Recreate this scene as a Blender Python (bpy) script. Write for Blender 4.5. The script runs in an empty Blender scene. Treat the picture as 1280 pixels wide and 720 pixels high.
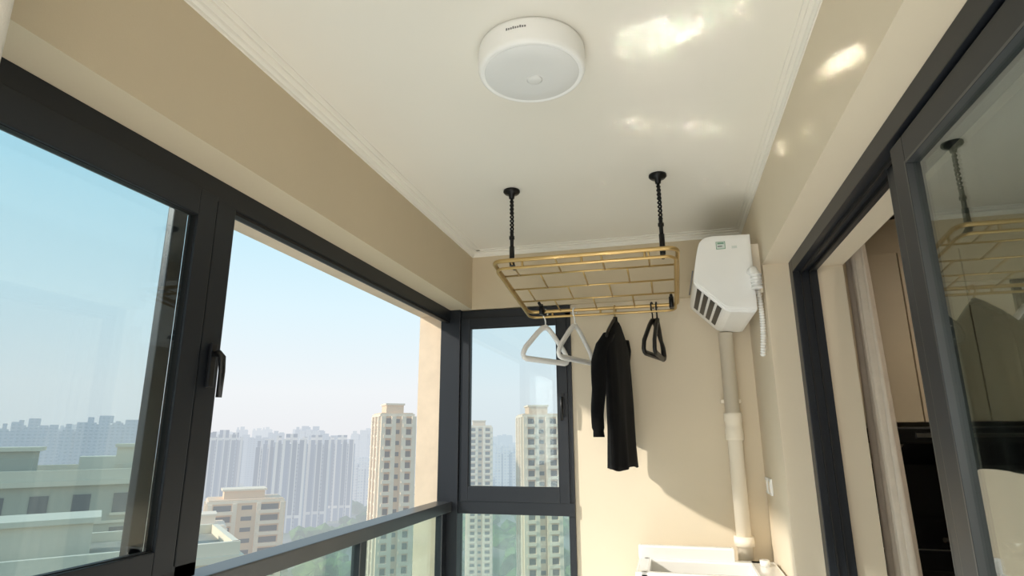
import bpy, bmesh, math, random
from mathutils import Vector, Matrix
random.seed(4)
S=bpy.context.scene
S.view_settings.view_transform='Standard'
# ------------------------------------------------------------------ materials
def lin(c):
    return tuple(((v/255)/12.92 if v/255<=0.04045 else ((v/255+0.055)/1.055)**2.4) for v in c)+(1,)
def newmat(name):
    m=bpy.data.materials.new(name);m.use_nodes=True
    nt=m.node_tree;return m,nt,nt.nodes['Principled BSDF'],nt.nodes['Material Output']
def pmat(name,rgb,rough=0.6,metal=0.0,var=0.04,nscale=6.0,bump=0.0,bscale=80,coat=0.0,emit=None,es=0,sheen=0,spec=0.5):
    m,nt,p,o=newmat(name)
    tc=nt.nodes.new('ShaderNodeTexCoord')
    n=nt.nodes.new('ShaderNodeTexNoise');n.inputs['Scale'].default_value=nscale;n.inputs['Detail'].default_value=4
    nt.links.new(tc.outputs['Object'],n.inputs['Vector'])
    r=nt.nodes.new('ShaderNodeValToRGB')
    c=lin(rgb);r.color_ramp.elements[0].position=.3;r.color_ramp.elements[1].position=.7
    r.color_ramp.elements[0].color=tuple(max(0,v*(1-var)) for v in c[:3])+(1,)
    r.color_ramp.elements[1].color=tuple(min(1,v*(1+var)) for v in c[:3])+(1,)
    nt.links.new(n.outputs['Fac'],r.inputs['Fac']);nt.links.new(r.outputs['Color'],p.inputs['Base Color'])
    p.inputs['Roughness'].default_value=rough;p.inputs['Metallic'].default_value=metal
    p.inputs['Coat Weight'].default_value=coat;p.inputs['Sheen Weight'].default_value=sheen
    p.inputs['Specular IOR Level'].default_value=spec
    if bump>0:
        n2=nt.nodes.new('ShaderNodeTexNoise');n2.inputs['Scale'].default_value=bscale;n2.inputs['Detail'].default_value=3
        nt.links.new(tc.outputs['Object'],n2.inputs['Vector'])
        b=nt.nodes.new('ShaderNodeBump');b.inputs['Strength'].default_value=bump;b.inputs['Distance'].default_value=.003
        nt.links.new(n2.outputs['Fac'],b.inputs['Height']);nt.links.new(b.outputs['Normal'],p.inputs['Normal'])
    if emit:
        p.inputs['Emission Color'].default_value=lin(emit);p.inputs['Emission Strength'].default_value=es
    return m
def glassmat(name,tint,base=.05,gain=.9):
    # thin pane: Schlick reflectance from the facing angle (same from both sides)
    m=bpy.data.materials.new(name);m.use_nodes=True;nt=m.node_tree;nt.nodes.clear()
    o=nt.nodes.new('ShaderNodeOutputMaterial');mx=nt.nodes.new('ShaderNodeMixShader')
    t=nt.nodes.new('ShaderNodeBsdfTransparent');t.inputs['Color'].default_value=tint+(1,)
    g=nt.nodes.new('ShaderNodeBsdfGlossy');g.inputs['Roughness'].default_value=0.0;g.inputs['Color'].default_value=(.97,1,1,1)
    f=nt.nodes.new('ShaderNodeLayerWeight');f.inputs['Blend'].default_value=.5
    pw=nt.nodes.new('ShaderNodeMath');pw.operation='POWER';pw.inputs[1].default_value=4.5
    ma=nt.nodes.new('ShaderNodeMath');ma.operation='MULTIPLY_ADD';ma.inputs[1].default_value=gain;ma.inputs[2].default_value=base;ma.use_clamp=True
    nt.links.new(f.outputs['Facing'],pw.inputs[0]);nt.links.new(pw.outputs[0],ma.inputs[0]);nt.links.new(ma.outputs[0],mx.inputs['Fac'])
    nt.links.new(t.outputs[0],mx.inputs[1]);nt.links.new(g.outputs[0],mx.inputs[2]);nt.links.new(mx.outputs[0],o.inputs[0])
    return m
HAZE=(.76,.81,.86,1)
def haze(nt,shader_out,o,L=760.):  # paints distance haze into the city materials as pale emission
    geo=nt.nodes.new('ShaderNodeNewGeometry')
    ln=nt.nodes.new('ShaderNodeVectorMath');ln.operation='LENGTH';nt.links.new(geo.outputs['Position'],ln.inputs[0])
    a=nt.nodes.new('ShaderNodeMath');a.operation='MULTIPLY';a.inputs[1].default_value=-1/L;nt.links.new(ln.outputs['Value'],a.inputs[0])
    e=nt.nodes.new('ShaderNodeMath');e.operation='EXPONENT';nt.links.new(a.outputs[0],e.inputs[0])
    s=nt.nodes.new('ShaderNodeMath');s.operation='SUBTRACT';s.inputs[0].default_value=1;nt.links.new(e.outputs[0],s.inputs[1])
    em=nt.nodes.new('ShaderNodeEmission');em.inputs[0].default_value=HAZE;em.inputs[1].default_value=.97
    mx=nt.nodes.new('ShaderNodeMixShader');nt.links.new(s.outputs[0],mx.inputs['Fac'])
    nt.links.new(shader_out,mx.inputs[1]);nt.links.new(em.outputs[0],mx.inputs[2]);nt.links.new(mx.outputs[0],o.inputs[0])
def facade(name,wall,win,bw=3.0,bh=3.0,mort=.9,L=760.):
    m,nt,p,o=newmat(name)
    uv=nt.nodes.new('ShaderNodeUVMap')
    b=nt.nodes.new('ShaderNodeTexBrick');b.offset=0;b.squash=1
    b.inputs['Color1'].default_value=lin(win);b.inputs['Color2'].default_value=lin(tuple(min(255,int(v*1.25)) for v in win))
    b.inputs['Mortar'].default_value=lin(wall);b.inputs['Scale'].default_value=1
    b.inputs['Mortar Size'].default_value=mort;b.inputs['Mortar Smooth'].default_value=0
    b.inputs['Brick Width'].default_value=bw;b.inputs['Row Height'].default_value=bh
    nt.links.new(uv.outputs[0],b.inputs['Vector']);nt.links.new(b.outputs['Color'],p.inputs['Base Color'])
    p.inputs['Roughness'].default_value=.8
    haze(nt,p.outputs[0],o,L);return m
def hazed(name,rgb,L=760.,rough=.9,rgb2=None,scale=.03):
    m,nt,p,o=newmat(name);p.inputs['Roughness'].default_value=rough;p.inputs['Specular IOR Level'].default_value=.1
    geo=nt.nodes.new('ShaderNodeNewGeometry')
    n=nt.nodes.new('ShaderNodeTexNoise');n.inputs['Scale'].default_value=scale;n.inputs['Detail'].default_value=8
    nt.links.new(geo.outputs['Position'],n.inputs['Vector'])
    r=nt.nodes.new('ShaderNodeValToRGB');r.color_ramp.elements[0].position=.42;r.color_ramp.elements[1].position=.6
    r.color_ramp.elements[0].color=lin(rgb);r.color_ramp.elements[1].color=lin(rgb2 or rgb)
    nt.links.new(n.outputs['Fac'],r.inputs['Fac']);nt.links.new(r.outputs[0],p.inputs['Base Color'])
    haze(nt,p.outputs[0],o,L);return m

M={}
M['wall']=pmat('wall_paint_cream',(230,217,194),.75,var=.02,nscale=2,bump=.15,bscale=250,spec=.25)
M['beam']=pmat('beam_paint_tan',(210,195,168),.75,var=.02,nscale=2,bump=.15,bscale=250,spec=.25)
M['ceil']=pmat('ceiling_paint',(240,236,226),.38,var=.01,nscale=2,bump=.05,bscale=200,spec=.5)
M['trim']=pmat('trim_white',(240,236,226),.5,var=.01)
M['ext']=pmat('exterior_render',(232,212,188),.85,var=.05,nscale=10,bump=.4,bscale=60)
M['floor']=pmat('floor_tile',(214,208,198),.35,var=.03)
M['frame']=pmat('aluminium_charcoal',(38,42,48),.38,metal=.3,var=.05,nscale=3)
M['gasket']=pmat('rubber_gasket',(14,14,15),.6)
M['rail']=pmat('rail_grey',(84,86,88),.35,metal=.5,var=.04)
M['black']=pmat('black_metal',(14,14,15),.35,metal=.4)
M['gold']=pmat('champagne_gold',(198,168,112),.32,metal=.65,var=.04)
M['white']=pmat('white_plastic',(250,250,248),.35,var=.01,coat=.2)
M['white2']=pmat('pvc_cream',(250,240,222),.6,var=.01,spec=.25)
M['lens']=pmat('lamp_diffuser',(228,229,228),.35,var=.01)
M['cloth']=pmat('black_knit',(10,10,11),.95,var=.3,nscale=30,bump=.7,bscale=320,sheen=.04,spec=.15)
M['blackpl']=pmat('black_plastic',(11,11,12),.4)
M['curtain']=pmat('curtain_linen',(204,192,176),.9,var=.05,nscale=20,bump=.5,bscale=300)
M['sheer']=pmat('curtain_sheer_white',(226,220,210),.9,var=.03,bump=.4,bscale=300)
M['cab']=pmat('cabinet_taupe',(204,188,160),.5,var=.04,nscale=4)
M['room']=pmat('room_paint',(198,188,172),.8,var=.03)
M['roomfloor']=pmat('room_floor_wood',(124,104,84),.4,var=.15,nscale=5)
M['dark']=pmat('appliance_black',(14,14,15),.25,coat=.4)
M['ceramic']=pmat('ceramic_white',(240,239,235),.18,var=.01,coat=.5)
M['steel']=pmat('chrome_steel',(190,190,192),.18,metal=1)
M['green']=pmat('label_green',(120,166,142),.5)
M['labelw']=pmat('label_paper',(222,230,226),.6)
M['grey']=pmat('print_grey',(120,120,122),.6)
M['glass']=glassmat('clear_glass',(.97,.99,.99),.03,.8)
M['glassT']=glassmat('tinted_glass',(.90,.95,.96),.04,.8)
M['glassG']=glassmat('railing_glass',(.86,.94,.91),.05,.7)
M['glassD']=glassmat('door_glass',(.74,.79,.77),.16,.9)
M['lensFill']=pmat('fill_lamp_diffuser',(250,246,238),.4,emit=(255,246,232),es=8)
M['lensRoomFill']=pmat('room_fill_diffuser',(250,246,238),.4,emit=(255,242,222),es=70)

# ------------------------------------------------------------------ mesh builder
class B:
    def __init__(s):
        s.bm=bmesh.new();s.uv=s.bm.loops.layers.uv.new('UVMap');s.mats=[]
    def mi(s,m):
        m=M[m] if isinstance(m,str) else m
        if m not in s.mats:s.mats.append(m)
        return s.mats.index(m)
    def box(s,x0,x1,y0,y1,z0,z1,m,bev=0.0,seg=2,mtx=None):
        vs=[s.bm.verts.new((x,y,z)) for x in(x0,x1) for y in(y0,y1) for z in(z0,z1)]
        if mtx is not None:
            for v in vs:v.co=mtx@v.co
        F=[(0,1,3,2),(4,6,7,5),(0,4,5,1),(2,3,7,6),(0,2,6,4),(1,5,7,3)]
        fs=[];k=s.mi(m)
        for f in F:
            fc=s.bm.faces.new([vs[i] for i in f]);fc.material_index=k;fs.append(fc)
        for i,fc in enumerate(fs):
            for l in fc.loops:
                c=l.vert.co
                l[s.uv].uv=(c.y,c.z) if i<2 else ((c.x,c.z) if i<4 else (c.x*0-.2,c.y*0-.2))
        if bev>0:
            es=list({e for f in fs for e in f.edges})
            bmesh.ops.bevel(s.bm,geom=es,offset=bev,segments=seg,profile=.7,affect='EDGES')
    def prism(s,pts,axis,a,b,m,smooth=False):
        def mk(p,t):
            return {'Y':(p[0],t,p[1]),'X':(t,p[0],p[1]),'Z':(p[0],p[1],t)}[axis]
        A=[s.bm.verts.new(mk(p,a)) for p in pts];Bv=[s.bm.verts.new(mk(p,b)) for p in pts];k=s.mi(m)
        n=len(pts);fs=[s.bm.faces.new(A),s.bm.faces.new(Bv[::-1])]
        for i in range(n):
            f=s.bm.faces.new((A[i],Bv[i],Bv[(i+1)%n],A[(i+1)%n]));f.smooth=smooth;fs.append(f)
        for f in fs:f.material_index=k
        bmesh.ops.recalc_face_normals(s.bm,faces=fs)
    def rings(s,rings,m,closed=False,cap=True,smooth=True):
        k=s.mi(m);R=[[s.bm.verts.new(p) for p in r] for r in rings];n=len(R[0]);fs=[]
        N=len(R)
        for i in range(N if closed else N-1):
            a,b=R[i],R[(i+1)%N]
            for j in range(n):
                f=s.bm.faces.new((a[j],a[(j+1)%n],b[(j+1)%n],b[j]));f.smooth=smooth;f.material_index=k;fs.append(f)
        if cap and not closed:
            for r in (R[0],R[-1][::-1]):
                f=s.bm.faces.new(r);f.material_index=k;fs.append(f)
        bmesh.ops.recalc_face_normals(s.bm,faces=fs)
    def tube(s,pts,r,m,closed=False,seg=10,flat=1.0):
        P=[Vector(p) for p in pts];n=len(P);rg=[]
        rr=r if isinstance(r,(list,tuple)) else [r]*n
        T=[]
        for i in range(n):
            if closed:t=P[(i+1)%n]-P[i-1]
            else:t=P[min(i+1,n-1)]-P[max(i-1,0)]
            T.append(t.normalized())
        ref=Vector((0,0,1)) if abs(T[0].z)<.9 else Vector((1,0,0))
        u=(ref-T[0]*ref.dot(T[0])).normalized()
        for i in range(n):
            u=(u-T[i]*u.dot(T[i])).normalized();w=T[i].cross(u)
            rg.append([P[i]+(u*math.cos(a)*flat+w*math.sin(a))*rr[i] for a in [2*math.pi*j/seg for j in range(seg)]])
        s.rings(rg,m,closed=closed)
    def lathe(s,c,prof,m,seg=48):
        rg=[]
        for r,h in prof:
            r=max(r,1e-4)
            rg.append([Vector(c)+Vector((r*math.cos(a),r*math.sin(a),h)) for a in [2*math.pi*j/seg for j in range(seg)]])
        s.rings(rg,m)
    def done(s,name,loc=None):
        me=bpy.data.meshes.new(name);s.bm.to_mesh(me);s.bm.free()
        for m in s.mats:me.materials.append(m)
        o=bpy.data.objects.new(name,me);bpy.context.collection.objects.link(o);return o
def simple(name,*a,**k):
    b=B();b.box(*a,**k);return b.done(name)

# ------------------------------------------------------------------ room shell
YB=3.78; YR=-2.5
simple('floor',-1.65,.85,YR-.2,YB+.2,-.2,0,'floor')
simple('ceiling',-1.65,.85,YR-.2,YB+.2,2.75,2.95,'ceil')
b=B()
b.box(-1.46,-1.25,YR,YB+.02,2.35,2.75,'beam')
b.box(-1.65,-1.462,YR-.2,YB+.2,2.33,2.95,'ext')
b.box(-1.65,-1.462,YB+.03,YB+.2,-.2,2.33,'ext')
b.done('wall_left')
b=B()
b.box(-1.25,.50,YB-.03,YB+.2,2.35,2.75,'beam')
b.box(-.585,.50,YB,YB+.2,0,2.35,'wall')
b.box(-1.462,-.585,YB+.06,YB+.2,2.33,2.75,'ext')
b.done('wall_back')
simple('wall_header',.50,.85,YR,3.10,2.35,2.75,'wall')
simple('wall_right',.50,.85,3.10,YB+.2,0,2.75,'wall')
simple('wall_side',.50,.85,YR,-1.2,0,2.35,'wall')
simple('wall_rear',-1.65,.85,YR-.2,YR,0,2.75,'wall')
def cornice(name,prof,axis,a,bb):
    b=B();b.prism(prof,axis,a,bb,'trim',smooth=False);return b.done(name)
st=[(0,0),(0,-.034),(.008,-.034),(.010,-.026),(.020,-.020),(.024,-.012),(.046,-.010),(.048,-.004),(.072,-.004),(.073,0)]
z=2.75
cornice('trim_1',[(-1.25+x,z+h) for x,h in st],'Y',YR,YB-.03)
cornice('trim_2',[(.50-x*.6,z+h*.8) for x,h in st],'Y',YR,YB-.03)
cornice('trim_3',[(YB-.03-x,z+h) for x,h in st],'X',-1.25,.50)

# ------------------------------------------------------------------ left window
def frame_rect(b,plane,c0,c1,u0,u1,z0,z1,w,m,bev=.004,wt=None,wb=None):
    wt=wt or w;wb=wb or w
    def bx(a0,a1,q0,q1):
        if plane=='X':b.box(c0,c1,a0,a1,q0,q1,m,bev)
        else:b.box(a0,a1,c0,c1,q0,q1,m,bev)
    bx(u0,u0+w,z0,z1);bx(u1-w,u1,z0,z1);bx(u0+w,u1-w,z1-wt,z1);bx(u0+w,u1-w,z0,z0+wb)
b=B()
b.box(-1.462,-1.395,YR,YB-.04,2.275,2.35,'frame',.004)
b.box(-1.462,-1.395,YR,1.62,1.123,1.165,'frame',.004)
b.box(-1.425,-1.40,YR,YB-.04,2.262,2.277,'gasket')
b.box(-1.455,-1.395,1.535,1.62,1.123,2.28,'frame',.004)
frame_rect(b,'X',-1.432,-1.392,-.10,1.53,1.15,2.29,.075,'frame',.004,wt=.09,wb=.065)
frame_rect(b,'X',-1.420,-1.400,-.03,1.463,1.208,2.208,.010,'gasket',.001)
b.box(-1.414,-1.408,-.03,1.46,1.21,2.20,'glassT')
frame_rect(b,'X',-1.462,-1.436,-.30,1.46,1.15,2.28,.052,'frame',.004)
b.box(-1.452,-1.446,-.26,1.42,1.2,2.24,'glass')
frame_rect(b,'X',-1.432,-1.392,YR,-.10,1.15,2.29,.075,'frame',.004)
b.box(-1.414,-1.408,YR+.05,-.15,1.21,2.22,'glassT')
b.box(-1.392,-1.380,1.565,1.592,1.67,1.81,'blackpl',.005)
b.tube([(-1.385,1.578,1.775),(-1.362,1.578,1.777),(-1.350,1.579,1.765),(-1.347,1.581,1.72),(-1.350,1.583,1.64)],[.011,.011,.011,.010,.009],'blackpl')
b.done('window_1')

# ------------------------------------------------------------------ balcony rail
b=B()
b.box(-1.47,-1.36,YR,YB-.055,1.062,1.122,'rail',.006)
b.box(-1.440,-1.395,YR,YB-.055,.06,.11,'frame',.004)
for y in (YR+.03,-1.0,.55,2.665,YB-.09):
    b.box(-1.440,-1.395,y-.03,y+.03,0.0,1.065,'frame',.004)
b.box(-1.421,-1.411,YR+.05,2.64,.1,1.07,'glassG')
b.box(-1.421,-1.411,2.69,YB-.11,.1,1.07,'glassG')
b.done('balcony_railing')

# ------------------------------------------------------------------ back window
b=B()
b.box(-1.462,-1.325,YB-.05,YB+.06,0,2.35,'frame',.004)
b.box(-1.33,-.585,YB-.02,YB+.06,2.275,2.345,'frame',.004)
b.box(-1.33,-.585,YB-.03,YB+.06,1.05,1.125,'frame',.004)
b.box(-.625,-.585,YB-.02,YB+.06,0,2.30,'frame',.004)
b.box(-1.33,-.585,YB-.02,YB+.06,0,.08,'frame',.004)
frame_rect(b,'Y',YB-.035,YB+.03,-1.325,-.612,1.122,2.29,.062,'frame',.005,wt=.066,wb=.09)
frame_rect(b,'Y',YB-.03,YB-.01,-1.268,-.670,1.205,2.228,.01,'gasket',.001)
b.box(-1.27,-.67,YB-.012,YB-.004,1.2,2.24,'glassT')
b.box(-1.33,-.61,YB+.01,YB+.018,.07,1.06,'glassG')
b.box(-.655,-.632,YB-.048,YB-.035,1.64,1.78,'blackpl',.004)
b.tube([(-.644,YB-.04,1.745),(-.644,YB-.066,1.747),(-.644,YB-.078,1.735),(-.644,YB-.080,1.69),(-.644,YB-.076,1.61)],[.010,.010,.010,.009,.008],'blackpl')
b.done('window_2')

# ------------------------------------------------------------------ sliding door
b=B()
x0,x1=.62,.73
b.box(x0,x1,3.03,3.099,0,2.349,'frame',.003)
b.box(x0,x1,-1.199,3.03,2.285,2.349,'frame',.003)
b.box(x0,x1,-1.199,3.03,0.0,.03,'frame',.003)
for xx in (.652,.690):
    b.box(xx,xx+.006,-1.19,3.03,2.270,2.287,'gasket')
    b.box(xx,xx+.006,3.018,3.032,0.03,2.287,'gasket')
def leaf(xa,ya,yb,m='glassD'):
    frame_rect(b,'X',xa,xa+.034,ya,yb,.03,2.272,.085,'frame',.004,wt=.075,wb=.09)
    frame_rect(b,'X',xa-.003,xa+.037,ya+.083,yb-.083,.115,2.20,.008,'rail',.001)
    b.box(xa+.014,xa+.020,ya+.08,yb-.08,.11,2.21,m)
leaf(.628,.05,1.70)
leaf(.664,.10,1.84,'glass')
leaf(.628,-1.19,.05)
b.box(.664,.698,1.832,1.842,.03,2.272,'rail',.001)
b.done('door_1')

# ------------------------------------------------------------------ adjoining room
simple('floor.001',.85,4.4,YR-.2,4.2,-.2,0,'roomfloor')
simple('ceiling.001',.85,4.4,YR-.2,4.2,2.75,2.95,'room')
simple('wall_room_back',.85,4.4,4.0,4.2,0,2.75,'room')
simple('wall_room_right',4.4,4.6,YR-.2,4.2,0,2.75,'room')
simple('wall_room_rear',.85,4.4,YR-.2,YR,0,2.75,'room')
b=B()
b.box(.73,.852,3.06,3.099,0,2.349,'wall',.002);b.box(.73,.852,-1.199,3.06,2.31,2.349,'wall',.002);b.done('trim_5')
b=B()
for i in range(7):
    x=.98+i*.30
    b.box(x+.003,x+.297,3.60,3.622,1.58,2.50,'cab',.003)
b.box(.98,3.08,3.62,3.998,1.585,2.70,'cab')
b.done('kitchen_wall_cabinet')
b=B()
b.box(1.10,1.95,3.52,3.998,1.47,1.555,'dark',.01);b.prism([(3.55,1.47),(3.98,1.47),(3.98,1.36),(3.80,1.36)],'X',1.15,1.90,'dark');b.box(1.2,1.85,3.515,3.525,1.50,1.525,'steel',.002);b.done('range_hood')
simple('kitchen_backsplash',1.0,3.0,3.985,3.999,.905,1.355,'dark')
b=B()
b.box(.95,3.0,3.42,3.984,.86,.90,'dark',.006)
for i in range(4):b.box(.96+i*.5,1.45+i*.5,3.46,3.48,.1,.85,'dark',.003)
b.box(.96,3.0,3.48,3.984,0.001,.86,'dark');b.done('kitchen_base_cabinet')
b=B()
b.lathe((1.55,3.62,.901),[(.0,0),(.11,0),(.13,.02),(.135,.12),(.12,.125),(.118,.03),(0,.02)],'dark',32)
b.tube([(1.42,3.60,1.0),(1.34,3.56,1.01),(1.25,3.52,1.02)],[.012,.013,.012],'dark');b.done('cooking_pot')

def curtain(name,pts,z0,z1,m,folds,amp,flare=1.0):
    b=B();k=b.mi(m);(xa,ya),(xb,yb)=pts;d=Vector((xb-xa,yb-ya,0));n=Vector((-d.y,d.x,0)).normalized();nu=folds*12;nv=16
    g=[]
    for j in range(nv+1):
        t=j/nv;zz=z1+(z0-z1)*t;row=[]
        sp=1+(flare-1)*t
        for i in range(nu+1):
            u=i/nu
            p=Vector((xa,ya,zz))+d*(u*sp)+n*(amp*(.55+.45*t)*math.sin(u*folds*2*math.pi+.5*math.sin(3*t+u*5))+.25*amp*math.sin(u*folds*4.3+t*2))
            row.append(b.bm.verts.new(p))
        g.append(row)
    for j in range(nv):
        for i in range(nu):
            f=b.bm.faces.new((g[j][i],g[j][i+1],g[j+1][i+1],g[j+1][i]));f.smooth=True;f.material_index=k
    b.tube([(xa-d.x*.1,ya-d.y*.1,z1+.01),(xb+d.x*.1,yb+d.y*.1,z1+.01)],.01,'trim')
    o=b.done(name);s=o.modifiers.new('solid','SOLIDIFY');s.thickness=.003;return o
curtain('curtain',((.925,3.24),(.925,2.98)),.03,2.60,'curtain',5,.030,1.35)
curtain('curtain',((-1.17,.05),(-1.17,.70)),.04,2.60,'sheer',8,.028)

# ------------------------------------------------------------------ ceiling lamp, and two unseen fill lamps added
def lamp(name,cx,cy,es):
    b=B()
    b.lathe((cx,cy,2.75),[(.160,0),(.172,-.002),(.174,-.012),(.174,-.074),(.170,-.084),(.162,-.088),(.157,-.085)],'white',72)
    b.lathe((cx,cy,2.75),[(.157,-.083),(.150,-.087),(.10,-.091),(.03,-.0925),(.0,-.093)],es,72)
    b.lathe((cx+.005,cy+.02,2.75),[(.026,-.0885),(.026,-.0935),(.020,-.0955),(0,-.0965)],'lens',32)
    for i in range(9):
        a=math.radians(-103+i*2.4);w=.0024
        p=Vector((cx+.1745*math.cos(a),cy+.1745*math.sin(a),2.75-.034));m=Matrix.Translation(p)@Matrix.Rotation(a,4,'Z')
        b.box(-.0005,.0006,-w,w,-.003,.003 if i%3 else .005,'grey',mtx=m)
    return b.done(name)
lamp('rear_fill_lamp',-.364,1.68,'lens')
lamp('rear_fill_lamp',-.365,-.9,'lensFill')  # unseen lamp added behind the camera to brighten the balcony
lamp('rear_fill_lamp',2.0,2.2,'lensRoomFill')  # out-of-view lamp added to lift the dark adjoining room

# ------------------------------------------------------------------ air conditioner
b=B()
prof=[(.455,2.515),(.27,2.521),(.245,2.517),(.222,2.507),(.206,2.490),(.197,2.465),(.186,2.42),(.176,2.37),(.167,2.32),(.163,2.295),(.163,2.278),(.170,2.262),(.298,2.132),(.310,2.124),(.330,2.116),(.43,2.108),(.447,2.112),(.455,2.125)]
cx_,cz_=.31,2.32
b.prism(prof,'Y',3.10,3.70,'white')
for sc,ya,yb in((.985,3.090,3.101),(.955,3.081,3.091),(.90,3.075,3.082),(.985,3.699,3.706),(.955,3.705,3.712)):
    cap=[(cx_+(x-cx_)*sc,cz_+(zz-cz_)*sc) for x,zz in prof]
    b.prism(cap,'Y',ya,yb,'white')
A=Vector((.170,0,2.262));C=Vector((.298,0,2.132));dd=(C-A).normalized();nn=Vector((dd.z,0,-dd.x))
if nn.z>0:nn=-nn
L=(C-A).length
for i in range(4):
    t=L*(.08+.235*i)
    m4=Matrix((( dd.x,0,nn.x,A.x+dd.x*t),(0,1,0,0),(dd.z,0,nn.z,A.z+dd.z*t),(0,0,0,1)))
    b.box(0,L*.15,3.12,3.60,-.002,.0025,'blackpl',mtx=m4)
b.box(.160,.168,3.12,3.68,2.345,2.348,'grey')
b.box(.285,.330,3.0735,3.0752,2.440,2.480,'green');b.box(.288,.327,3.0725,3.0737,2.443,2.477,'labelw');b.box(.292,.323,3.0718,3.0727,2.466,2.474,'green');b.box(.292,.315,3.0718,3.0727,2.452,2.457,'grey')
b.box(.36,.385,3.0735,3.0752,2.44,2.452,'labelw')
b.box(.45,.4995,3.16,3.66,2.22,2.48,'white2')
b.tube([(.435,3.09,2.31),(.448,3.05,2.31),(.456,3.045,2.28),(.456,3.05,2.22)],.022,'white',seg=14)
for i in range(5):b.tube([(.456,3.05,2.29-.016*i),(.456,3.05,2.283-.016*i)],.027,'white',seg=14)
pts=[];rad=[]
for i in range(120):
    t=i/119;pts.append((.468+.015*math.sin(t*3.1),3.16+.02*t,2.30-.40*t));rad.append(.014 if i%4<2 else .010)
b.tube(pts,rad,'white',seg=12)
b.done('air_conditioner')

# ------------------------------------------------------------------ drain pipe
b=B()
px,py=.350,3.70
b.lathe((px,py,0),[(.040,0.001),(.040,1.49),(.047,1.49),(.050,1.50),(.050,1.55),(.046,1.56),(.046,1.585),(.050,1.595),(.050,1.635),(.047,1.645),(.040,1.645),(.040,2.105)],'white2',32)
b.box(px-.055,px+.055,py+.02,YB-.001,1.70,1.72,'white2',.003)
b.lathe((px,py,0),[(.040,.93),(.053,.93),(.053,.98),(.040,.98)],'white2',32)
b.done('drain_pipe')

b=B()
for y,zz in ((3.68,1.25),(3.57,1.25)):
    b.box(.490,.4999,y-.043,y+.043,zz-.043,zz+.043,'white',.004);b.box(.487,.491,y-.03,y+.03,zz-.03,zz+.03,'white2',.002)
b.done('wall_socket')

# ------------------------------------------------------------------ laundry sink
b=B()
X0,X1,Y0,Y1=-.215,.485,3.22,YB-.15
b.box(X0+.02,X1-.02,Y0+.03,Y1-.02,.06,.70,'white',.004)
b.box(X0+.03,.13,Y0+.012,Y0+.032,.10,.68,'white',.004);b.box(.14,X1-.03,Y0+.012,Y0+.032,.10,.68,'white',.004)
b.box(.10,.115,Y0-.01,Y0+.012,.35,.50,'steel',.003);b.box(.155,.17,Y0-.01,Y0+.012,.35,.50,'steel',.003)
b.box(X0+.06,X1-.06,Y0+.08,Y1-.06,.001,.06,'grey')
zt=.87;ix0,ix1,iy0,iy1=X0+.07,X1-.13,Y0+.04,Y1-.07
b.box(X0,ix0,Y0,Y1,.70,zt,'ceramic',.012);b.box(ix1,X1,Y0,Y1,.70,zt,'ceramic',.012)
b.box(X0+.02,X1-.02,Y0,iy0,.70,zt,'ceramic',.012);b.box(X0+.02,X1-.02,iy1,Y1,.70,zt,'ceramic',.012)
b.box(ix0-.01,ix1+.01,iy0-.01,iy1+.01,.62,.66,'ceramic')
b.box(X0,X0+.50,Y1-.045,Y1,zt-.01,.935,'ceramic',.012)
b.prism([(iy0,.80),(iy0+.16,.66),(iy0,.66)],'X',ix0,ix1,'ceramic')
b.lathe((.05,3.45,.66),[(.03,.001),(.03,.006),(.0,.004)],'steel',24)
b.tube([(.42,3.50,zt),(.42,3.50,zt+.03)],.024,'ceramic',seg=20)
b.done('laundry_sink')

# ------------------------------------------------------------------ drying rack
RX0,RX1=-.80,.085;Y0,Y1=2.715,3.50
def rz(y,off=0):return 2.357+(y-Y0)*(-.102/.785)+off
def rp(x,y,off=0):return (x,y,rz(y,off))
b=B()
r=.0105
def rrect(x0,x1,y0,y1,rad,off=0,n=6):
    out=[]
    for cx,cy,a0 in((x1-rad,y1-rad,0),(x0+rad,y1-rad,90),(x0+rad,y0+rad,180),(x1-rad,y0+rad,270)):
        for i in range(n+1):
            a=math.radians(a0+90*i/n);out.append(rp(cx+rad*math.cos(a),cy+rad*math.sin(a),off))
    return out
b.tube(rrect(RX0,RX1,Y0,Y1,.045),r,'gold',closed=True,seg=12)
b.tube(rrect(RX0+.012,RX1-.012,Y0+.008,Y1-.008,.045,-.036),r*.7,'gold',closed=True,seg=12)
for x in (RX0+.006,RX1-.006):
    for y in (Y0+.10,Y0+.40,Y1-.10):b.tube([rp(x,y),rp(x,y,-.034)],.006,'gold',seg=8)
for x in (RX0+.15,-.36,RX1-.15):
    for y in (Y0+.003,Y1-.003):b.tube([rp(x,y),rp(x,y,-.034)],.006,'gold',seg=8)
nx=4
gy=[Y0+.785*k/4 for k in range(1,4)]
for y in gy:b.tube([rp(RX0+.005,y),rp(RX1-.005,y)],.0050,'gold',seg=8)
yy=[Y0]+gy+[Y1]
for k in range(4):
    offs=0 if k%2==0 else .5
    for i in range(nx):
        x=RX0+(RX1-RX0)*(i+.4+offs)/nx
        if RX0+.03<x<RX1-.03:b.tube([rp(x,yy[k]),rp(x,yy[k+1])],.0046,'gold',seg=8)
for x in (RX0+.10,RX1-.035):
    b.tube([rp(x,Y1-.10,.012),rp(x,Y1-.10,-.05)],.013,'black',seg=12);b.tube([rp(x,Y1-.05,.012),rp(x,Y1-.05,-.04)],.010,'black',seg=12)
    b.tube([rp(x,Y1-.16,.0),rp(x,Y1-.01,.0)],.009,'black',seg=10)
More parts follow.
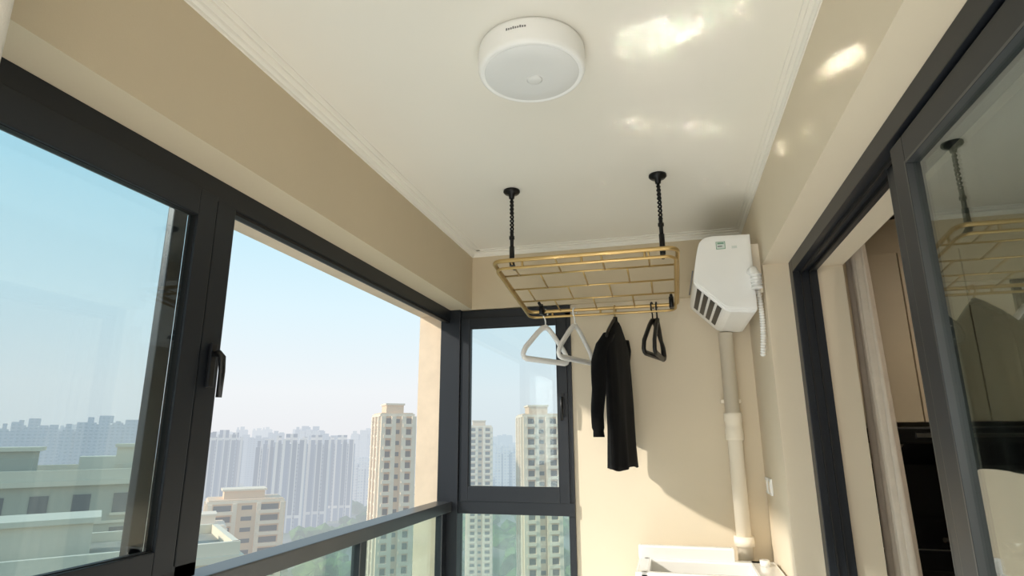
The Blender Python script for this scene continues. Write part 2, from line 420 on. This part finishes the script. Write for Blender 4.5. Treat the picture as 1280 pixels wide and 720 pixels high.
for x in (-.715,.018):
    y=2.77;zb=rz(y)
    b.lathe((x,y,2.749),[(.0,0),(.042,0),(.043,-.010),(.036,-.018),(.016,-.024),(.013,-.045),(.0,-.046)],'black',32)
    b.tube([(x,y,2.73),(x,y,2.62)],.0075,'black')
    n=60
    for ph in (0,math.pi):
        b.tube([(x+.007*math.cos(ph+i*.42),y+.007*math.sin(ph+i*.42),2.69-.17*i/n) for i in range(n+1)],.0045,'black',seg=6)
    b.tube([(x,y,2.53),(x,y,2.44)],.0095,'black',seg=12)
    b.tube([(x,y,2.50),(x,y,2.485)],.014,'black',seg=12)
    b.tube([(x,y,2.445),(x,y,zb-.005)],.013,'black',seg=12)
    b.tube([(x,y-.055,rz(y-.055)),(x,y,rz(y,.012)),(x,y+.05,rz(y+.05))],.010,'black',seg=10)
b.done('drying_rack')

# ------------------------------------------------------------------ hangers
def hanger(name,x,y,ztop,ang,m,r=.0075,W=.205,b=None,flat=1.5,hookm='steel',k=1.0):
    own=b is None
    if own:b=B()
    ca,sa=math.cos(ang),math.sin(ang)
    def P(u,h,v=0):return (x+u*ca-v*sa,y+u*sa+v*ca,ztop+h)
    hk=[P(.022*math.cos(math.radians(a)),-.012+.022*math.sin(math.radians(a))) for a in range(-25,181,15)]
    hk=hk+[P(-.020,-.030),P(-.006,-.048),P(0,-.062),P(0,-.085*k-.01)]
    b.tube(hk,.003 if hookm=='steel' else .0045,hookm,seg=8)
    z0=-.085*k-.005
    b.tube([P(0,z0+.014),P(0,z0-.014)],.013,m,seg=12)
    sh=[(.03,-.008),(.07,-.034),(.13,-.082),(.18,-.122),(W-.006,-.148),(W,-.162),(W-.008,-.176),(W-.03,-.182)]
    sh=[(u,z0+h*k) for u,h in sh]
    right=[P(0,z0)]+[P(u,h) for u,h in sh]
    left=[P(-u,h) for u,h in sh]
    zb=sh[-1][1]
    bottom=[P(W-.03-(2*W-.06)*i/8,zb) for i in range(1,8)]
    b.tube(right+bottom+left[::-1],r,m,closed=True,seg=10,flat=flat)
    if own:return b.done(name)
zt=rz(Y1)+.003
hanger('clothes_hanger',-.695,Y1,zt,math.radians(61),'white',r=.0115,hookm='white',k=1.12)
hanger('clothes_hanger',-.515,Y1,zt,math.radians(70),'white',r=.0115,hookm='white',k=1.12)
hanger('clothes_hanger',-.060,Y1,zt+.006,math.radians(74),'blackpl',r=.011,hookm='blackpl',k=1.12,W=.195)
hanger('clothes_hanger',-.035,Y1,zt+.006,math.radians(84),'blackpl',r=.011,hookm='blackpl',k=1.12,W=.195)

# ------------------------------------------------------------------ black garment on its hanger
b=B()
gx,gy_=-.275,Y1;ang=math.radians(80);ca,sa=math.cos(ang),math.sin(ang)
hanger('',gx,gy_,zt,ang,'blackpl',b=b,hookm='gold',r=.007,k=.8)
def G(u,v,zz):return Vector((gx+u*ca-v*sa,gy_+u*sa+v*ca,zz))
rg=[];NS=96
secs=[(2.165,.04,.020),(2.145,.075,.026),(2.11,.13,.030),(2.07,.185,.034),(2.03,.212,.039),(1.96,.218,.044),(1.88,.215,.046),(1.78,.215,.048),(1.66,.217,.050),(1.54,.220,.052),(1.44,.222,.054),(1.37,.224,.056),(1.345,.224,.057),(1.346,.212,.050),(1.40,.20,.044)]
for zz,a,bb in secs:
    k=min(1,max(0,(2.12-zz)/.5));row=[]
    for i in range(NS):
        t=2*math.pi*i/NS;w=1+.12*k*math.sin(7*t+zz*3)+.08*k*math.sin(11*t-zz*5)
        sx=math.copysign(abs(math.cos(t))**.8,math.cos(t));sy=math.sin(t)
        row.append(G(a*sx-.01*k,bb*sy*w-.012*k,zz+.008*k*math.sin(3*t)))
    rg.append(row)
b.rings(rg,'cloth')
for sgn,dv,low in((-1,.045,1.50),(1,.02,1.50)):
    path=[(sgn*.155,0,2.08),(sgn*.195,dv*.5,2.02),(sgn*.205,dv,1.92),(sgn*.202,dv*1.3,1.80),(sgn*.198,dv*1.5,1.68),(sgn*.195,dv*1.6,low+.06),(sgn*.193,dv*1.6,low+.045),(sgn*.193,dv*1.6,low)]
    rad=[.034,.044,.044,.040,.036,.033,.028,.031]
    P=[G(*p) for p in path];rg=[]
    for i in range(len(P)-1):
        for q in range(4):
            t=q/4;c=P[i].lerp(P[i+1],t);rr=rad[i]*(1-t)+rad[i+1]*t
            rg.append([c+Vector((math.cos(a)*rr*(1+.1*math.sin(3*a+c.z*22)),math.sin(a)*rr*(1+.08*math.sin(2*a-c.z*30)),.0)) for a in [2*math.pi*j/28 for j in range(28)]])
    b.rings(rg,'cloth')
b.done('black_cardigan')

# ------------------------------------------------------------------ city
def pol(az,d):a=math.radians(az);return d*math.sin(a),d*math.cos(a)
GZ=-72
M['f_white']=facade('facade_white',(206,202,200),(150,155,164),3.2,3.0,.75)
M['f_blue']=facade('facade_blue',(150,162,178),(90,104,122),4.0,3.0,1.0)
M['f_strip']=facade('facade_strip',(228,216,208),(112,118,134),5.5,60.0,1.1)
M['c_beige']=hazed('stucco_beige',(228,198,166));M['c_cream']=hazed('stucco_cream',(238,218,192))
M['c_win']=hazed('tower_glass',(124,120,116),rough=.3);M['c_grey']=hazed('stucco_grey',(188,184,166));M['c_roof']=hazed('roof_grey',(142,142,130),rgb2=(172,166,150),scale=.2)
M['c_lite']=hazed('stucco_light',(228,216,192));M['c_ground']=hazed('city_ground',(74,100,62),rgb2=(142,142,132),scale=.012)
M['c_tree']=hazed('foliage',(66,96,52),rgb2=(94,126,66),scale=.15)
taken=[]
def slab_tower(az,d,w,dep,top,m,rot=None,bays=4,roof=True,mw='f_blue'):
    b=B();x,y=pol(az,d);taken.append((x,y,w*.6+10))
    n=bays;bw=w/n
    for i in range(n):
        u=-w/2+bw*i;dd=dep*(.5 if i%2 else .42)
        b.box(u,u+bw*.82,-dd,dep*.5,GZ,top-(0 if i%2 else 2.5),m)
        b.box(u+bw*.82,u+bw,-dep*.25,dep*.4,GZ,top-4,mw)
    if roof:
        b.box(-w*.18,w*.18,-dep*.2,dep*.25,top-3,top+4,m);b.box(-w*.45,-w*.3,-dep*.2,dep*.2,top-3,top+2.5,m)
    o=b.done('apartment_block');o.location=(x,y,0);o.rotation_euler=(0,0,-math.radians(az) if rot is None else math.radians(rot));return o
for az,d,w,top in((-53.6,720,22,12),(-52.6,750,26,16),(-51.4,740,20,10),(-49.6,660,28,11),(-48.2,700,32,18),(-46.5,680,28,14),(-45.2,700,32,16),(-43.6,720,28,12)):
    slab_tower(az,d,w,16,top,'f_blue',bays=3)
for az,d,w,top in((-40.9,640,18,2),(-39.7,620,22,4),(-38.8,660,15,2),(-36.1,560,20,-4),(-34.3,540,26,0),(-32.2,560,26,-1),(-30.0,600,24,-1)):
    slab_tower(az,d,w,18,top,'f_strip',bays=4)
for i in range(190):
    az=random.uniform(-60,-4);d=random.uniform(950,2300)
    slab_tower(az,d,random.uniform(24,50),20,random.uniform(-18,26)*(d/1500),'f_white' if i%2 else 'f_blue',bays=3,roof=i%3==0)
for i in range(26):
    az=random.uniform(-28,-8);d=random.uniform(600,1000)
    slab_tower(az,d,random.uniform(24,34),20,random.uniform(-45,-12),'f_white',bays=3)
def beige_tower(az,d,w,dep,top,rot,name='apartment_tower',mc='c_beige'):
    b=B();x,y=pol(az,d);fh=3.0;taken.append((x,y,w*.7+11))
    b.box(-w/2,w/2,-dep/2,dep/2,GZ,top,mc)
    b.box(-w*.30,w*.25,-dep*.30,dep*.3,top,top+2.4,mc);b.box(-w*.33,w*.28,-dep*.33,dep*.33,top+2.2,top+2.7,'c_cream')
    b.box(-w/2-.4,w/2+.4,-dep/2-.4,dep/2+.4,top-1.0,top-.3,'c_cream')
    for u in (-.5,-.18,.14,.46):b.box(w*u-.1,w*u+1.1,-dep/2-1.1,-dep/2,GZ,top-1,'c_cream')
    for v in (-.5,-.1,.3):b.box(w/2,w/2+.8,dep*v,dep*v+1.3,GZ,top-1,'c_cream');b.box(-w/2-.8,-w/2,dep*v,dep*v+1.3,GZ,top-1,'c_cream')
    zz=top-fh
    while zz>GZ:
        b.box(-w/2+1.4,-w*.2,-dep/2-.15,-dep/2,zz,zz+1.5,'c_win');b.box(w*.17,w*.44,-dep/2-.15,-dep/2,zz,zz+1.5,'c_win')
        b.box(-w*.06,w*.08,-dep/2-.15,-dep/2,zz+.2,zz+1.3,'c_win')
        b.box(-w/2+.6,-w*.18,-dep/2-1.4,-dep/2,zz-.9,zz-.05,'c_cream')
        b.box(w*.16,w*.46,-dep/2-1.4,-dep/2,zz-.9,zz-.05,'c_cream')
        for v in (-.36,.04,.40):
            b.box(w/2,w/2+.1,dep*v,dep*v+1.5,zz,zz+1.4,'c_win');b.box(-w/2-.1,-w/2,dep*v,dep*v+1.5,zz,zz+1.4,'c_win')
            b.box(w/2,w/2+.6,dep*v-.2,dep*v+1.7,zz-.6,zz-.1,'c_cream');b.box(-w/2-.6,-w/2,dep*v-.2,dep*v+1.7,zz-.6,zz-.1,'c_cream')
        zz-=fh
    o=b.done(name);o.location=(x,y,0);o.rotation_euler=(0,0,math.radians(rot));return o
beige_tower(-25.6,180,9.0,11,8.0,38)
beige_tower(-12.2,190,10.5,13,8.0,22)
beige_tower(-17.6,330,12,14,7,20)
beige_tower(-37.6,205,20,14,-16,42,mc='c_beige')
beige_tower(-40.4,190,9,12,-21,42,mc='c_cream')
def mansion(x,y,w,dep,top,rot,base='c_grey'):
    b=B();taken.append((x,y,w+8))
    b.box(-w/2,w/2,-dep/2,dep/2,GZ,top-1.2,base)
    b.box(-w/2-.6,w/2+.6,-dep/2-.6,dep/2+.6,top-1.2,top-.7,'c_lite')
    for s in(-1,1):
        b.box(-w/2-.3,w/2+.3,s*(dep/2)-.25,s*(dep/2)+.25,top-.7,top+.3,'c_lite');b.box(s*(w/2)-.25,s*(w/2)+.25,-dep/2,dep/2,top-.7,top+.3,'c_lite')
    b.box(-w/2,w/2,-dep/2,dep/2,top-.8,top-.5,'c_roof')
    b.box(-w*.28,w*.05,-dep*.2,dep*.2,top-.6,top+2.2,base);b.box(-w*.30,w*.07,-dep*.23,dep*.23,top+2.1,top+2.5,'c_lite')
    b.box(w*.2,w*.33,-dep*.1,dep*.15,top-.6,top+1.4,'c_lite')
    zz=top-4
    while zz>top-34:
        n=int(w/3.4)
        for i in range(n):
            u=-w/2+1.2+i*(w-2)/n
            b.box(u,u+1.5,-dep/2-.08,-dep/2,zz,zz+1.9,'c_win');b.box(u-.15,u+1.65,-dep/2-.35,-dep/2,zz-.25,zz,'c_lite')
        n=int(dep/3.4)
        for i in range(n):
            u=-dep/2+1.2+i*(dep-2)/n
            b.box(w/2,w/2+.08,u,u+1.5,zz,zz+1.9,'c_win');b.box(w/2,w/2+.35,u-.15,u+1.65,zz-.25,zz,'c_lite')
        b.box(-w/2-.2,w/2+.2,-dep/2-.2,dep/2+.2,zz-1.0,zz-.75,'c_lite')
        zz-=3.3
    o=b.done('mansion_block');o.location=(x,y,0);o.rotation_euler=(0,0,math.radians(rot));return o
x,y=pol(-53,85);mansion(x,y,26,16,-1.9,48)
x,y=pol(-45.2,92);mansion(x,y,11,12,-1.7,44,'c_lite')
x,y=pol(-49,62);mansion(x,y,22,12,-7.0,48,'c_lite')
b=B();b.box(-6000,6000,-3000,7000,GZ-2,GZ,'c_ground');b.done('city_ground')
b=B();k=b.mi('c_tree')
for i in range(560):
    az=random.uniform(-42,-6);d=random.uniform(230,900);x,y=pol(az,d);rr=random.uniform(4,9)
    if any((x-a)**2+(y-c)**2<q*q for a,c,q in taken):continue
    r0=bmesh.ops.create_icosphere(b.bm,subdivisions=1,radius=rr,matrix=Matrix.Translation((x,y,GZ+rr*.6))@Matrix.Diagonal((1,1,.8,1)))
    for v in r0['verts']:
        v.co+=Vector((random.uniform(-1,1),random.uniform(-1,1),random.uniform(-1,1)))*rr*.15
        for f in v.link_faces:f.material_index=k
b.done('park_trees')

# ------------------------------------------------------------------ light
w=bpy.data.worlds.new('sky');S.world=w;w.use_nodes=True;nt=w.node_tree;nt.nodes.clear()
o=nt.nodes.new('ShaderNodeOutputWorld');bg=nt.nodes.new('ShaderNodeBackground');tc=nt.nodes.new('ShaderNodeTexCoord')
sp=nt.nodes.new('ShaderNodeSeparateXYZ');cr=nt.nodes.new('ShaderNodeValToRGB')
nt.links.new(tc.outputs['Generated'],sp.inputs[0]);nt.links.new(sp.outputs['Z'],cr.inputs['Fac'])
e=cr.color_ramp.elements;e[0].position=0;e[0].color=(.80,.81,.83,1);e[1].position=.9;e[1].color=(.30,.56,.86,1)
for p,c in((.07,(.83,.86,.88)),(.20,(.70,.86,.93)),(.36,(.50,.78,.91))):
    q=e.new(p);q.color=c+(1,)
nt.links.new(cr.outputs[0],bg.inputs[0]);bg.inputs[1].default_value=1.08;nt.links.new(bg.outputs[0],o.inputs[0])
def addlight(name,kind,loc,direction,energy,color,**k):
    l=bpy.data.lights.new(name,kind);l.energy=energy;l.color=color
    for a,v in k.items():setattr(l,a,v)
    lo=bpy.data.objects.new(name,l);bpy.context.collection.objects.link(lo);lo.location=loc
    lo.rotation_euler=Vector(direction).to_track_quat('-Z','Y').to_euler();return lo
addlight('sun','SUN',(-20,-16,14),(1,.80,-.58),3.6,(1,.92,.81),angle=math.radians(2.5))
addlight('added_floor_fill','AREA',(-.42,.6,.03),(0,0,1),38,(1,.98,.95),shape='RECTANGLE',size=1.5,size_y=5.2)  # fill lamp added at floor level, stands in for bounced sunlight
addlight('added_rear_fill','AREA',(-.42,-2.3,1.5),(0,1,.05),30,(1,.98,.95),shape='RECTANGLE',size=1.5,size_y=2.0)  # unseen area lamp added behind the camera as fill
# narrow area lamps added indoors to imitate sun patches on ceiling and wall
def glint(a,bb,width,E):
    a=Vector(a);bb=Vector(bb);mid=(a+bb)/2;src=Vector((-1.2,mid.y-.55,1.25));d=mid-src;dh=d.normalized()
    s=bb-a;perp=s-dh*s.dot(dh);X=perp.normalized();Z=-dh;Y=Z.cross(X)
    sx=max(.02,perp.length)
    l=addlight('added_glint_light','AREA',src,d,E*6*sx*width,(1,.96,.88),shape='RECTANGLE',size=sx,size_y=width,spread=math.radians(1.5))
    l.rotation_euler=Matrix((X,Y,Z)).transposed().to_euler()
glint((-.07,1.80,2.75),(.34,1.61,2.75),.045,2.6)
glint((-.08,1.68,2.75),(.08,1.60,2.75),.05,2.6)
glint((-.34,2.79,2.75),(-.20,2.83,2.75),.06,2.4)
glint((-.15,2.20,2.75),(.40,2.42,2.75),.025,1.6)
glint((.10,2.85,2.75),(.36,2.95,2.75),.05,1.6)
glint((.50,1.78,2.58),(.50,1.40,2.40),.030,1.1)
glint((.50,2.02,2.50),(.50,1.92,2.46),.04,1.4)
glint((.50,2.44,2.67),(.50,2.30,2.60),.03,1.4)

# ------------------------------------------------------------------ camera
def rot(yaw,pitch,roll):
    cy,sy=math.cos(yaw),math.sin(yaw);cp,sp_=math.cos(pitch),math.sin(pitch)
    fwd=Vector((sy*cp,cy*cp,sp_));right=Vector((cy,-sy,0));up=right.cross(fwd)
    c,s_=math.cos(roll),math.sin(roll)
    return right*c+up*s_,-right*s_+up*c,fwd
r_,u_,f_=rot(-0.252856,0.243644,-0.0047763)
cam=bpy.data.cameras.new('camera');co=bpy.data.objects.new('camera',cam);bpy.context.collection.objects.link(co)
cam.sensor_width=36;cam.lens=743.746/1280*36;cam.clip_start=.02;cam.clip_end=20000
co.matrix_world=Matrix(((r_.x,u_.x,-f_.x,0),(r_.y,u_.y,-f_.y,0),(r_.z,u_.z,-f_.z,1.52),(0,0,0,1)))
S.camera=co
